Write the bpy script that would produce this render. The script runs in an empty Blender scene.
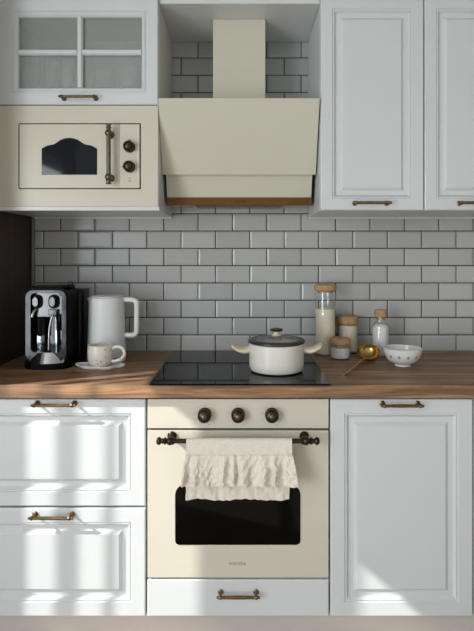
import bpy, bmesh, math, random
from mathutils import Vector, Matrix, noise
C = bpy.context.scene.collection
PI = math.pi
random.seed(4)
CX, CZ, F, VX, VY, DB = 0.0, 1.292, 511.0, 243.0, 255.0, 2.26

def WX(px, D): return (px - VX) * D / F
def WZ(py, D): return CZ - (py - VY) * D / F
def YY(D): return D - DB

# ------------------------------------------------------------------ materials
def s2l(c):
    c = c / 255.0
    return c / 12.92 if c <= 0.04045 else ((c + 0.055) / 1.055) ** 2.4
def rgb(r, g, b): return (s2l(r), s2l(g), s2l(b), 1)
MATS = {}
def mat(name, col, rough=0.5, metal=0.0, var=0.0, scale=8.0, bump=0.0, bscale=60.0, trans=0.0, ior=1.45, coat=0.0, stretch=None, spec=0.5, sheen=0.0):
    m = bpy.data.materials.new(name); m.use_nodes = True
    nt = m.node_tree; p = nt.nodes['Principled BSDF']
    p.inputs['Base Color'].default_value = col
    p.inputs['Roughness'].default_value = rough
    p.inputs['Metallic'].default_value = metal
    p.inputs['Transmission Weight'].default_value = trans
    p.inputs['IOR'].default_value = ior
    p.inputs['Coat Weight'].default_value = coat
    p.inputs['Specular IOR Level'].default_value = spec
    p.inputs['Sheen Weight'].default_value = sheen
    tc = nt.nodes.new('ShaderNodeTexCoord')
    vec = tc.outputs['Object']
    if stretch:
        mp = nt.nodes.new('ShaderNodeMapping'); mp.inputs['Scale'].default_value = stretch
        nt.links.new(vec, mp.inputs['Vector']); vec = mp.outputs['Vector']
    if var:
        n = nt.nodes.new('ShaderNodeTexNoise'); n.inputs['Scale'].default_value = scale; n.inputs['Detail'].default_value = 4
        nt.links.new(vec, n.inputs['Vector'])
        r = nt.nodes.new('ShaderNodeValToRGB')
        r.color_ramp.elements[0].position = 0.3; r.color_ramp.elements[1].position = 0.7
        r.color_ramp.elements[0].color = tuple(c * (1 - var) for c in col[:3]) + (1,)
        r.color_ramp.elements[1].color = tuple(min(1, c * (1 + var)) for c in col[:3]) + (1,)
        nt.links.new(n.outputs['Fac'], r.inputs['Fac']); nt.links.new(r.outputs['Color'], p.inputs['Base Color'])
    if bump:
        n2 = nt.nodes.new('ShaderNodeTexNoise'); n2.inputs['Scale'].default_value = bscale; n2.inputs['Detail'].default_value = 3
        nt.links.new(vec, n2.inputs['Vector'])
        b = nt.nodes.new('ShaderNodeBump'); b.inputs['Strength'].default_value = bump; b.inputs['Distance'].default_value = 0.002
        nt.links.new(n2.outputs['Fac'], b.inputs['Height']); nt.links.new(b.outputs['Normal'], p.inputs['Normal'])
    MATS[name] = m
    return m

WHITE = mat('white_lacquer', rgb(204, 208, 209), 0.27, var=0.015, scale=3, bump=0.05, bscale=25)
WHITEIN = mat('white_board', rgb(205, 204, 200), 0.5, var=0.02)
CREAM = mat('cream_enamel', rgb(200, 195, 180), 0.30, var=0.015, scale=3)
CREAMH = mat('cream_hood_enamel', rgb(195, 193, 176), 0.38, var=0.015, scale=3)
GAP = mat('dark_gap', rgb(22, 20, 18), 0.6, var=0.1)
BRONZE = mat('antique_bronze', rgb(118, 98, 70), 0.36, 0.9, var=0.25, scale=60)
DBRONZE = mat('dark_bronze', rgb(62, 52, 44), 0.34, 0.85, var=0.3, scale=50)
PBRONZE = mat('grey_bronze', rgb(104, 98, 84), 0.34, 0.9, var=0.25, scale=50)
BRASS = mat('brown_brass', rgb(102, 72, 34), 0.5, 0.5, var=0.1)
GOLD = mat('polished_gold', rgb(178, 152, 92), 0.27, 1.0, var=0.05)
BLACKGL = mat('black_glass', rgb(6, 7, 7), 0.04, var=0.1, ior=1.22)
OVENGL = mat('oven_glass', rgb(3, 3, 3), 0.05, var=0.1, ior=1.24)
MWGL = mat('microwave_glass', rgb(14, 18, 24), 0.05, var=0.1, ior=1.35)
CHROME = mat('chrome', rgb(168, 170, 172), 0.11, 1.0, var=0.05, bump=0.12, bscale=14)
DCHROME = mat('dark_chrome', rgb(70, 70, 72), 0.22, 1.0, var=0.1)
HEADM = mat('satin_steel', rgb(92, 93, 95), 0.3, 1.0, var=0.15, scale=20, bump=0.3, bscale=20)
SURR = mat('dark_polished_steel', rgb(48, 48, 50), 0.12, 1.0, var=0.2, scale=20, bump=0.3, bscale=12)
BLACKPL = mat('black_plastic', rgb(9, 9, 9), 0.4, var=0.15, spec=0.06)
SMOKE = mat('smoked_plastic', rgb(9, 10, 10), 0.3, spec=0.25, var=0.1)
KETTLE = mat('matte_white_plastic', rgb(212, 216, 216), 0.42, var=0.015)
CORK = mat('cork_wood', rgb(182, 144, 104), 0.7, var=0.18, scale=70, bump=0.4, bscale=160)
FLOUR = mat('cream_flour', rgb(240, 229, 208), 0.95, var=0.05, scale=40, bump=0.3, bscale=200)
SALT = mat('white_sugar', rgb(236, 237, 236), 0.9, var=0.05, scale=60, bump=0.3, bscale=300)
GLASS = mat('clear_glass', (0.97, 0.98, 0.98, 1), 0.02, trans=1.0, ior=1.2, var=0.0)
FROST = mat('frosted_glass', rgb(186, 194, 192), 0.16, trans=0.93, ior=1.3, bump=0.25, bscale=90)
PORC = mat('white_porcelain', rgb(222, 221, 216), 0.18, var=0.02)
MOTIF = mat('grey_brown_glaze', rgb(146, 136, 134), 0.3, var=0.2, scale=200)
POT = mat('ivory_enamel', rgb(220, 218, 208), 0.18, var=0.02)
PHANDLE = mat('ivory_handle', rgb(226, 214, 186), 0.35, var=0.03)
PRIM = mat('dark_silicone', rgb(42, 42, 44), 0.35, var=0.1)
CLOTH = mat('linen_cloth', rgb(222, 214, 202), 0.95, var=0.07, scale=220, bump=0.6, bscale=420, sheen=0.3)
DARKWOOD = mat('dark_brown_veneer', rgb(58, 43, 30), 0.5, var=0.3, scale=6, stretch=(12, 12, 1))
PLINTH = mat('greige_laminate', rgb(196, 187, 180), 0.4, var=0.04, scale=4)
PLASTER = mat('white_plaster', rgb(205, 203, 198), 0.9, var=0.02, bump=0.1)
GROUT = mat('dark_grout', rgb(30, 29, 30), 0.95, var=0.15, scale=40)
TRIMM = mat('grey_profile', rgb(120, 120, 120), 0.5, var=0.05)
ZONE = mat('zone_print', rgb(40, 40, 42), 0.3, var=0.1)
MARK = mat('printed_mark', rgb(118, 112, 100), 0.6, var=0.1)
MARKD = mat('printed_mark_dark', rgb(58, 40, 22), 0.6, var=0.1)
FLOORM = mat('floor_planks', rgb(160, 146, 132), 0.5, var=0.2, scale=3, stretch=(1, 12, 1))
CURT = mat('linen_curtain', rgb(214, 208, 198), 0.95, var=0.04, scale=30)

def thin(m, tint, haze, hazecol, rough):
    # thin clear sheet: straight-through light, a little haze, Fresnel reflection
    nt = m.node_tree; out = nt.nodes['Material Output']
    tr = nt.nodes.new('ShaderNodeBsdfTransparent'); tr.inputs[0].default_value = tint
    df = nt.nodes.new('ShaderNodeBsdfDiffuse'); df.inputs[0].default_value = hazecol
    gl = nt.nodes.new('ShaderNodeBsdfGlossy'); gl.inputs['Roughness'].default_value = rough
    lw = nt.nodes.new('ShaderNodeLayerWeight'); lw.inputs[0].default_value = 0.5
    pw = nt.nodes.new('ShaderNodeMath'); pw.operation = 'POWER'; pw.inputs[1].default_value = 4.0
    nt.links.new(lw.outputs['Facing'], pw.inputs[0])
    fr = nt.nodes.new('ShaderNodeMath'); fr.operation = 'MULTIPLY_ADD'; fr.inputs[1].default_value = 0.6; fr.inputs[2].default_value = 0.04
    nt.links.new(pw.outputs[0], fr.inputs[0])
    a = nt.nodes.new('ShaderNodeMixShader'); a.inputs[0].default_value = haze
    nt.links.new(tr.outputs[0], a.inputs[1]); nt.links.new(df.outputs[0], a.inputs[2])
    b = nt.nodes.new('ShaderNodeMixShader'); nt.links.new(fr.outputs[0], b.inputs[0])
    nt.links.new(a.outputs[0], b.inputs[1]); nt.links.new(gl.outputs[0], b.inputs[2])
    nt.links.new(b.outputs[0], out.inputs['Surface'])
    nt.nodes.remove(nt.nodes['Principled BSDF'])
WINEGL = mat('wine_glass_crystal', (1, 1, 1, 1), 0.02)
thin(WINEGL, (0.96, 0.97, 0.97, 1), 0.16, rgb(250, 252, 252), 0.15)
thin(GLASS, (0.97, 0.975, 0.97, 1), 0.012, rgb(225, 228, 226), 0.03)
thin(FROST, (0.90, 0.93, 0.92, 1), 0.24, rgb(200, 206, 204), 0.12)

# speckled mug
def speckle(name, base, spot, scale, thr):
    m = mat(name, base, 0.25)
    nt = m.node_tree; p = nt.nodes['Principled BSDF']
    tc = nt.nodes.new('ShaderNodeTexCoord'); v = nt.nodes.new('ShaderNodeTexVoronoi'); v.inputs['Scale'].default_value = scale
    nt.links.new(tc.outputs['Object'], v.inputs['Vector'])
    r = nt.nodes.new('ShaderNodeValToRGB'); r.color_ramp.elements[0].position = thr; r.color_ramp.elements[1].position = thr + 0.05
    r.color_ramp.elements[0].color = spot; r.color_ramp.elements[1].color = base
    nt.links.new(v.outputs['Distance'], r.inputs['Fac']); nt.links.new(r.outputs['Color'], p.inputs['Base Color'])
    return m
MUG = speckle('speckled_ceramic', rgb(222, 217, 208), rgb(108, 100, 94), 62, 0.14)

# glazed tile: grey, a little variation tile to tile
TILE = mat('grey_glazed_tile', rgb(152, 153, 156), 0.22, bump=0.10, bscale=18)
nt = TILE.node_tree; p = nt.nodes['Principled BSDF']
at = nt.nodes.new('ShaderNodeAttribute'); at.attribute_name = 'tile_tone'
mx = nt.nodes.new('ShaderNodeMix'); mx.data_type = 'RGBA'
mx.inputs[6].default_value = rgb(168, 169, 167); mx.inputs[7].default_value = rgb(180, 181, 179)
nt.links.new(at.outputs['Fac'], mx.inputs[0]); nt.links.new(mx.outputs[2], p.inputs['Base Color'])

# walnut / oak worktop
WOOD = mat('oiled_wood', rgb(140, 100, 72), 0.42, bump=0.10, bscale=30, stretch=(0.4, 6, 6))
nt = WOOD.node_tree; p = nt.nodes['Principled BSDF']
tc = nt.nodes.new('ShaderNodeTexCoord')
mp = nt.nodes.new('ShaderNodeMapping'); mp.inputs['Scale'].default_value = (0.9, 13, 16)
n1 = nt.nodes.new('ShaderNodeTexNoise'); n1.inputs['Scale'].default_value = 2.4; n1.inputs['Detail'].default_value = 9; n1.inputs['Roughness'].default_value = 0.62; n1.inputs['Distortion'].default_value = 0.9
nt.links.new(tc.outputs['Object'], mp.inputs['Vector']); nt.links.new(mp.outputs['Vector'], n1.inputs['Vector'])
r1 = nt.nodes.new('ShaderNodeValToRGB')
e = r1.color_ramp.elements
e[0].position = 0.25; e[0].color = rgb(66, 46, 33); e[1].position = 0.75; e[1].color = rgb(192, 152, 112)
k = e.new(0.5); k.color = rgb(130, 98, 71)
nt.links.new(n1.outputs['Fac'], r1.inputs['Fac'])
mp2 = nt.nodes.new('ShaderNodeMapping'); mp2.inputs['Scale'].default_value = (0.9, 9, 0.01)
v = nt.nodes.new('ShaderNodeTexNoise'); v.inputs['Scale'].default_value = 1.0
nt.links.new(tc.outputs['Object'], mp2.inputs['Vector']); nt.links.new(mp2.outputs['Vector'], v.inputs['Vector'])
hs = nt.nodes.new('ShaderNodeHueSaturation'); mr = nt.nodes.new('ShaderNodeMapRange')
mr.inputs[1].default_value = 0.3; mr.inputs[2].default_value = 0.7; mr.inputs[3].default_value = 0.8; mr.inputs[4].default_value = 1.15
nt.links.new(v.outputs['Fac'], mr.inputs[0]); nt.links.new(mr.outputs[0], hs.inputs['Value'])
nt.links.new(r1.outputs['Color'], hs.inputs['Color']); nt.links.new(hs.outputs['Color'], p.inputs['Base Color'])

# ------------------------------------------------------------------ mesh helpers
def box(bm, x0, x1, y0, y1, z0, z1, bev=0.0, seg=2, mi=0):
    vs = [bm.verts.new((x, y, z)) for x in (x0, x1) for y in (y0, y1) for z in (z0, z1)]
    q = [(0, 1, 3, 2), (4, 6, 7, 5), (0, 4, 5, 1), (2, 3, 7, 6), (0, 2, 6, 4), (1, 5, 7, 3)]
    fs = [bm.faces.new([vs[i] for i in f]) for f in q]
    for f in fs: f.material_index = mi
    if bev > 0:
        es = list({e for f in fs for e in f.edges})
        bmesh.ops.bevel(bm, geom=es, offset=bev, segments=seg, affect='EDGES', profile=0.5)
    return bm
def lathe(bm, prof, c, axis='Z', n=40, mi=0, caps=True):
    """prof: list of (r, h) along axis"""
    c = Vector(c)
    def pt(r, h, a):
        u, w = r * math.cos(a), r * math.sin(a)
        if axis == 'Z': return c + Vector((u, w, h))
        if axis == 'Y': return c + Vector((u, h, w))
        return c + Vector((h, u, w))
    rings = []
    for r, h in prof:
        if r < 1e-6: rings.append([bm.verts.new(pt(0, h, 0))])
        else: rings.append([bm.verts.new(pt(r, h, 2 * PI * i / n)) for i in range(n)])
    for a, b in zip(rings, rings[1:]):
        for i in range(n):
            j = (i + 1) % n
            if len(a) == 1 and len(b) == 1: continue
            if len(a) == 1: f = bm.faces.new((a[0], b[j], b[i]))
            elif len(b) == 1: f = bm.faces.new((a[i], a[j], b[0]))
            else: f = bm.faces.new((a[i], a[j], b[j], b[i]))
            f.material_index = mi
    if caps:
        for r in (rings[0], rings[-1]):
            if len(r) > 1: bm.faces.new(r).material_index = mi
    return bm
def tube(bm, pts, r, n=12, mi=0, flat=1.0, up=(0, 0, 1)):
    pts = [Vector(p) for p in pts]
    rr = r if isinstance(r, (list, tuple)) else [r] * len(pts)
    rings = []
    prev = None
    for i, p in enumerate(pts):
        t = (pts[min(i + 1, len(pts) - 1)] - pts[max(i - 1, 0)]).normalized()
        if prev is None:
            u = Vector(up)
            if abs(u.dot(t)) > 0.95: u = Vector((1, 0, 0))
            u = (u - t * u.dot(t)).normalized()
        else:
            u = (prev - t * prev.dot(t)).normalized()
        prev = u; w = t.cross(u)
        rings.append([bm.verts.new(p + (u * math.cos(2 * PI * k / n) * flat + w * math.sin(2 * PI * k / n)) * rr[i]) for k in range(n)])
    for a, b in zip(rings, rings[1:]):
        for k in range(n):
            bm.faces.new((a[k], a[(k + 1) % n], b[(k + 1) % n], b[k])).material_index = mi
    bm.faces.new(rings[0]).material_index = mi; bm.faces.new(rings[-1]).material_index = mi
    return bm
def smooth_path(ctrl, steps=8):
    """catmull-rom"""
    P = [Vector(c) for c in ctrl]; out = []
    for i in range(len(P) - 1):
        p0 = P[max(i - 1, 0)]; p1 = P[i]; p2 = P[i + 1]; p3 = P[min(i + 2, len(P) - 1)]
        for s in range(steps):
            t = s / steps
            out.append(0.5 * ((2 * p1) + (p2 - p0) * t + (2 * p0 - 5 * p1 + 4 * p2 - p3) * t * t + (3 * p1 - p0 - 3 * p2 + p3) * t ** 3))
    out.append(P[-1]); return out
def prism(bm, pts, y0, y1, mi=0, axis='Y', bev=0.0):
    """2D polygon (a, b) extruded; axis Y: (x, z); axis Z: (x, y); axis X: (y, z)"""
    def mk(a, b, h):
        return (a, h, b) if axis == 'Y' else ((a, b, h) if axis == 'Z' else (h, a, b))
    A = [bm.verts.new(mk(a, b, y0)) for a, b in pts]; B = [bm.verts.new(mk(a, b, y1)) for a, b in pts]
    fs = [bm.faces.new(A), bm.faces.new(B)]
    for i in range(len(pts)):
        j = (i + 1) % len(pts); fs.append(bm.faces.new((A[i], A[j], B[j], B[i])))
    for f in fs: f.material_index = mi
    if bev:
        es = list(set(fs[0].edges) | set(fs[1].edges))
        bmesh.ops.bevel(bm, geom=es, offset=bev, segments=2, affect='EDGES', profile=0.5)
    return bm
def rrect(x0, x1, z0, z1, r, n=6):
    out = []
    for cx, cz, a0 in ((x1 - r, z1 - r, 0), (x0 + r, z1 - r, 90), (x0 + r, z0 + r, 180), (x1 - r, z0 + r, 270)):
        for k in range(n + 1):
            a = math.radians(a0 + 90 * k / n); out.append((cx + r * math.cos(a), cz + r * math.sin(a)))
    return out
def ringloop(bm, outer, inner, y0, y1, mi=0):
    n = len(outer)
    def row(pts, y): return [bm.verts.new((a, y, b)) for a, b in pts]
    o0, o1, i0, i1 = row(outer, y0), row(outer, y1), row(inner, y0), row(inner, y1)
    for k in range(n):
        j = (k + 1) % n
        for q in ((o0[k], o0[j], i0[j], i0[k]), (o1[k], i1[k], i1[j], o1[j]), (o0[k], o1[k], o1[j], o0[j]), (i0[k], i0[j], i1[j], i1[k])):
            bm.faces.new(q).material_index = mi
    return bm
def panel(bm, x0, x1, z0, z1, yf, th, prof, mi=0, open_center=False):
    """door front facing -y at yf; prof = [(inset, depth into the door)]"""
    loops = []
    def lp(ins, y): return [bm.verts.new(c) for c in ((x0 + ins, y, z0 + ins), (x1 - ins, y, z0 + ins), (x1 - ins, y, z1 - ins), (x0 + ins, y, z1 - ins))]
    seq = [(0, th)] + list(prof)
    if open_center: seq = seq + [(prof[-1][0], th)]
    for ins, d in seq: loops.append(lp(ins, yf + d))
    for a, b in zip(loops, loops[1:]):
        for k in range(4): bm.faces.new((a[k], a[(k + 1) % 4], b[(k + 1) % 4], b[k])).material_index = mi
    if open_center:
        a, b = loops[-1], loops[0]
        for k in range(4): bm.faces.new((a[k], a[(k + 1) % 4], b[(k + 1) % 4], b[k])).material_index = mi
    else:
        bm.faces.new(loops[-1]).material_index = mi; bm.faces.new(loops[0]).material_index = mi
    return bm
DOORPROF = [(0, 0.004), (0.001, 0.0015), (0.0035, 0), (0.046, 0), (0.0485, 0.0045), (0.0515, 0.0045), (0.0535, 0.002), (0.0615, 0.0125), (0.078, 0.0125), (0.089, 0.003)]

def finish(name, bm, m, ang=35, smooth=True):
    bmesh.ops.recalc_face_normals(bm, faces=bm.faces)
    me = bpy.data.meshes.new(name); bm.to_mesh(me); bm.free()
    for mm in (m if isinstance(m, (list, tuple)) else [m]): me.materials.append(mm)
    if smooth:
        for p_ in me.polygons: p_.use_smooth = True
        me.set_sharp_from_angle(angle=math.radians(ang))
    return me
def wn(o):
    if len(o.data.polygons) < 3000:
        w_ = o.modifiers.new('normals', 'WEIGHTED_NORMAL'); w_.keep_sharp = True; w_.weight = 100
def wloc(o):
    v = Vector((0, 0, 0))
    while o: v = v + o.location; o = o.parent
    return v
def part(name, bm, m, parent, ang=35, smooth=True, label=None):
    off = wloc(parent)
    bmesh.ops.translate(bm, verts=bm.verts, vec=-off)
    o = bpy.data.objects.new(name, finish(name, bm, m, ang, smooth)); C.objects.link(o); o.parent = parent; wn(o)
    if label: o['label'] = label
    return o
def thing(name, label, cat, loc, group=None):
    o = bpy.data.objects.new(name, None); C.objects.link(o); o.location = loc; o.empty_display_size = 0.05
    o['label'] = label; o['category'] = cat
    if group: o['group'] = group
    return o
def single(name, bm, m, label, cat, loc=(0, 0, 0), group=None, ang=35):
    bmesh.ops.translate(bm, verts=bm.verts, vec=-Vector(loc))
    o = bpy.data.objects.new(name, finish(name, bm, m, ang)); C.objects.link(o); o.location = loc; wn(o)
    o['label'] = label; o['category'] = cat
    if group: o['group'] = group
    return o
def struct(name, bm, m, ang=35, smooth=True):
    o = bpy.data.objects.new(name, finish(name, bm, m, ang, smooth)); C.objects.link(o); o['kind'] = 'structure'
    return o
NB = bmesh.new

# ------------------------------------------------------------------ room shell
bm = NB(); box(bm, -2.04, 2.75, -4.6, 0.12, -0.05, 0); struct('floor', bm, FLOORM)
bm = NB(); box(bm, -2.04, 2.75, -4.6, 0.12, 2.62, 2.7); struct('ceiling', bm, PLASTER)
bm = NB(); box(bm, 2.6, 2.75, -4.6, 0, 0, 2.62); struct('wall_right', bm, PLASTER)
WLX = -2.0
def wall_holes(bm, x0, x1, ya, yb, za, zb, holes):
    """wall in the y-z plane, holes [(y0,y1,z0,z1)] sorted by y, none overlapping"""
    y = ya
    for (h0, h1, z0, z1) in holes:
        box(bm, x0, x1, y, h0, za, zb); box(bm, x0, x1, h0, h1, za, z0); box(bm, x0, x1, h0, h1, z1, zb); y = h1
    box(bm, x0, x1, y, yb, za, zb)
W1 = (-1.80, -1.145, 1.10, 2.35); W2 = (-4.2, -2.3, 0.15, 2.35)
bm = NB(); wall_holes(bm, WLX - 0.04, WLX, -4.6, 0.0, 0, 2.62, [W2, W1]); struct('wall_left', bm, PLASTER)
# window frames
def window(n, W, bars, trans):
    y0, y1, z0, z1 = W
    bm = NB(); f = 0.02
    for a, b, c, d in ((y0, y1, z0, z0 + f), (y0, y1, z1 - f, z1), (y0, y0 + f, z0 + f, z1 - f), (y1 - f, y1, z0 + f, z1 - f)):
        box(bm, WLX - 0.035, WLX - 0.005, a, b, c, d)
    for yb, w in bars: box(bm, WLX - 0.03, WLX - 0.01, yb - w / 2, yb + w / 2, z0 + f, z1 - f)
    for zb in trans: box(bm, WLX - 0.03, WLX - 0.01, y0 + f, y1 - f, zb - 0.02, zb + 0.02)
    struct('window_%d' % n, bm, WHITEIN)
window(1, W1, [(-1.232, 0.026), (-1.297, 0.009)], [])
window(2, W2, [(-3.25, 0.05)], [1.9])  # unseen extra window, added to give the ambient fill lamp an opening
# curtain strip hanging in front of window 1
bm = NB(); A = []; 
for i in range(41):
    y = -1.655 + 0.24 * i / 40; x = WLX + 0.02 + 0.006 * math.sin(i * 1.4)
    A.append([bm.verts.new((x + dx, y, z)) for dx in (0, 0.002) for z in (0.3, 2.45)])
for a, b in zip(A, A[1:]):
    bm.faces.new((a[0], b[0], b[1], a[1])); bm.faces.new((a[2], a[3], b[3], b[2]))
    bm.faces.new((a[1], b[1], b[3], a[3])); bm.faces.new((a[0], a[2], b[2], b[0]))
bm.faces.new((A[0][0], A[0][1], A[0][3], A[0][2])); bm.faces.new((A[-1][0], A[-1][2], A[-1][3], A[-1][1]))
single('curtain', bm, CURT, 'narrow off-white linen curtain hanging across the side window', 'curtain', (WLX + 0.02, -1.535, 0.3))

# back wall: dark grout plane and bevelled metro tiles
SB = F / DB
bm = NB()
box(bm, -2.04, 2.6, 0.004, 0.12, 0, 2.62, mi=0)
tone = bm.faces.layers.float.new('tile_tone')
PX, PZ = 34.4 / SB, 17.33 / SB
zrow0 = WZ(335.0, DB)                 # top of the (cut) bottom course
xl, xr, zt, zb = -0.918, 1.9, 2.30, 0.868
g = 0.0040
def tile(x0, x1, z0, z1, bl=True, br=True, bb=True, bt=True):
    x0, x1, z0, z1 = max(x0, xl), min(x1, xr), max(z0, zb), min(z1, zt)
    if x1 - x0 < 0.01 or z1 - z0 < 0.008: return
    b = 0.0075; h = -0.0012
    t = random.random()
    o = [(x0, z0), (x1, z0), (x1, z1), (x0, z1)]
    i = [(x0 + (b if bl and x0 > xl + 1e-4 else 0), z0 + (b if z0 > zb + 1e-4 else 0)), (x1 - b, z0 + (b if z0 > zb + 1e-4 else 0)), (x1 - b, z1 - b), (x0 + (b if x0 > xl + 1e-4 else 0), z1 - b)]
    tx, tz = random.uniform(-.0006, .0006), random.uniform(-.0004, .0004)
    V0 = [bm.verts.new((a, 0.0045, c)) for a, c in o]
    V1 = [bm.verts.new((a, 0.0012, c)) for a, c in o]
    V2 = [bm.verts.new((a, h + tx * (1 if k in (0, 3) else -1) + tz * (1 if k < 2 else -1), c)) for k, (a, c) in enumerate(i)]
    for A_, B_ in ((V0, V1), (V1, V2)):
        for k in range(4):
            f = bm.faces.new((A_[k], A_[(k + 1) % 4], B_[(k + 1) % 4], B_[k])); f.material_index = 1; f[tone] = t
    f = bm.faces.new(V2); f.material_index = 1; f[tone] = t
for r in range(0, 20):
    z1 = zrow0 + r * PZ; z0 = z1 - PZ
    j0 = WX(146.6 if r % 2 == 0 else 163.6, DB)
    for k in range(-10, 14):
        x0 = j0 + k * PX
        tile(x0 + g / 2, x0 + PX - g / 2, z0 + g / 2, z1 - g / 2)
struct('wall_back', bm, [GROUT, TILE], ang=5)
bm = NB(); box(bm, -0.931, -0.9195, -0.012, 0.003, 0.871, 1.47, bev=0.001); struct('trim_1', bm, TRIMM)

# ------------------------------------------------------------------ handle makers
def bow_handle(parent, xc, zc, yf, L=0.147, m=BRONZE, so=0.028):
    bm = NB()
    h = L / 2
    # bar (slightly swollen at the middle) with collars and ball ends
    pts, rad = [], []
    for i in range(25):
        t = -1 + 2 * i / 24
        pts.append((xc + t * (h - 0.006), yf - so, zc)); rad.append(0.0042 + 0.0014 * math.cos(t * PI / 2))
    tube(bm, pts, rad, 10, up=(0, 0, 1))
    for s in (-1, 1):
        x = xc + s * (h - 0.012)
        lathe(bm, [(0.0035, yfz) for yfz in (0.0,)] + [(0.009, 0.0), (0.0095, -0.002), (0.0055, -0.005), (0.0042, -0.012), (0.0042, -so + 0.002)], (x, yf, zc), 'Y', 14)
        lathe(bm, [(0, -0.0075), (0.005, -0.006), (0.0072, 0), (0.005, 0.006), (0, 0.0075)], (x, yf - so, zc), 'X', 14)
        lathe(bm, [(0, -0.004), (0.0035, -0.003), (0.0045, 0), (0.0035, 0.003), (0, 0.004)], (xc + s * (h - 0.003), yf - so, zc), 'X', 12)
        lathe(bm, [(0.0035, -0.002), (0.0058, -0.001), (0.0058, 0.001), (0.0035, 0.002)], (xc + s * (h - 0.026), yf - so, zc), 'X', 12)
    return part('handle', bm, m, parent, label='antique bronze bar handle')

# ------------------------------------------------------------------ base units
DF = 1.68; YF = YY(DF)       # plane of the lower fronts
SF = F / DF
def bx(px): return WX(px, DF)
def bz(py): return WZ(py, DF)
ZTOP, ZBOT = 0.8275, 0.10
def carcase(bm, x0, x1, y0, y1, z0, z1, t=0.016, back=True, top=True):
    box(bm, x0, x0 + t, y0, y1, z0, z1); box(bm, x1 - t, x1, y0, y1, z0, z1)
    box(bm, x0 + t, x1 - t, y0, y1, z0, z0 + t)
    if top: box(bm, x0 + t, x1 - t, y0, y1, z1 - t, z1)
    if back: box(bm, x0 + t, x1 - t, y1 - 0.006, y1, z0 + t, z1 - (t if top else 0))
XL0, XL1 = bx(-39.5), bx(146.3)
cab = thing('drawer_cabinet', 'white base cabinet with two stacked panelled drawers, left of the oven', 'cabinet', ((XL0 + XL1) / 2, -0.3, ZBOT))
bm = NB(); carcase(bm, XL0 + 0.001, XL1 - 0.001, YF + 0.021, -0.012, ZBOT, ZTOP - 0.002); part('body', bm, WHITEIN, cab)
for (pa, pb, hz, hx) in ((399.2, 506.3, 405.5, 53.2), (508.2, 616.6, 518.3, 50.6)):
    bm = NB(); panel(bm, XL0 + 0.002, XL1 - 0.0025, bz(pb), bz(pa), YF, 0.019, DOORPROF)
    d = part('drawer', bm, WHITE, cab, ang=20)
    bow_handle(d, WX(hx, DF - 0.028), WZ(hz, DF - 0.028), YF, L=0.146)

XR0, XR1 = bx(329.8), bx(473.2)
cab = thing('base_cabinet', 'white base cabinet with one tall panelled door, right of the oven', 'cabinet', ((XR0 + XR1) / 2, -0.3, ZBOT))
bm = NB(); carcase(bm, XR0 + 0.001, XR1 - 0.001, YF + 0.021, -0.012, ZBOT, ZTOP - 0.002); part('body', bm, WHITEIN, cab)
bm = NB(); panel(bm, XR0 + 0.002, XR1 - 0.001, bz(616.6), bz(399.2), YF, 0.019, DOORPROF)
d = part('door', bm, WHITE, cab, ang=20); bow_handle(d, WX(402.5, DF - .028), WZ(406, DF - .028), YF, L=0.140, m=BRONZE)
X20 = XR1 + 0.002; X21 = X20 + 0.45
cab = thing('base_cabinet', 'white base cabinet at the right end, only its left edge in view', 'cabinet', ((X20 + X21) / 2, -0.3, ZBOT))
bm = NB(); carcase(bm, X20 + 0.001, X21 - 0.001, YF + 0.021, -0.012, ZBOT, ZTOP - 0.002); part('body', bm, WHITEIN, cab)
bm = NB(); panel(bm, X20 + 0.002, X21 - 0.002, bz(616.6), bz(399.2), YF, 0.019, DOORPROF)
d = part('door', bm, WHITE, cab, ang=20); bow_handle(d, (X20 + X21) / 2, WZ(406, DF - .028), YF, L=0.140, m=DBRONZE)

# oven housing with a low drawer
XO0, XO1 = bx(146.9), bx(329.2)
ocab = thing('oven_cabinet', 'white oven housing with one low flat drawer below the cream oven', 'cabinet', ((XO0 + XO1) / 2, -0.3, ZBOT))
bm = NB(); carcase(bm, XO0, XO1, YF + 0.021, -0.012, ZBOT, ZTOP - 0.002, t=0.012, top=False)
box(bm, XO0 + 0.012, XO1 - 0.012, YF + 0.021, -0.02, bz(579) - 0.012, bz(579) - 0.002); part('body', bm, WHITEIN, ocab)
bm = NB(); panel(bm, XO0 + 0.001, XO1 - 0.001, bz(616.6), bz(579.8), YF, 0.019, [(0, 0.004), (0.001, 0.0015), (0.0035, 0)])
d = part('drawer', bm, WHITE, ocab, ang=20); bow_handle(d, WX(238.3, DF - .028), WZ(597.5, DF - .028), YF, L=0.140)

# oven
oven = thing('oven', 'cream built-in oven with three dark bronze knobs and dark window', 'oven', ((XO0 + XO1) / 2, -0.3, bz(577.5)))
oz0, oz1 = bz(577.6), bz(399)
bm = NB(); box(bm, XO0 + 0.014, XO1 - 0.014, YF + 0.022, -0.06, oz0 + 0.006, oz1 - 0.004); box(bm, XO0 + 0.003, XO1 - 0.003, YF + 0.012, YF + 0.0215, oz0 + 0.002, oz1 - 0.001)
part('body', bm, GAP, oven)
bm = NB(); box(bm, XO0 + 0.002, XO1 - 0.002, YF - 0.001, YF + 0.0115, bz(428.3), oz1, bev=0.0015); cp = part('control_panel', bm, CREAM, oven)
for kx in (204.3, 238.0, 272.0):
    X, Z = WX(kx, DF), WZ(415.5, DF)
    for a in range(-3, 5):
        if kx == 238.0 and a % 2: continue
        an = math.radians(90 - a * 38); r = 0.033
        bm = NB(); box(bm, X + r * math.cos(an) - .0012, X + r * math.cos(an) + .0012, YF - 0.0013, YF - 0.0008, Z + r * math.sin(an) - .0012, Z + r * math.sin(an) + .0012)
        part('dial_mark', bm, MARK, cp)
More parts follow.
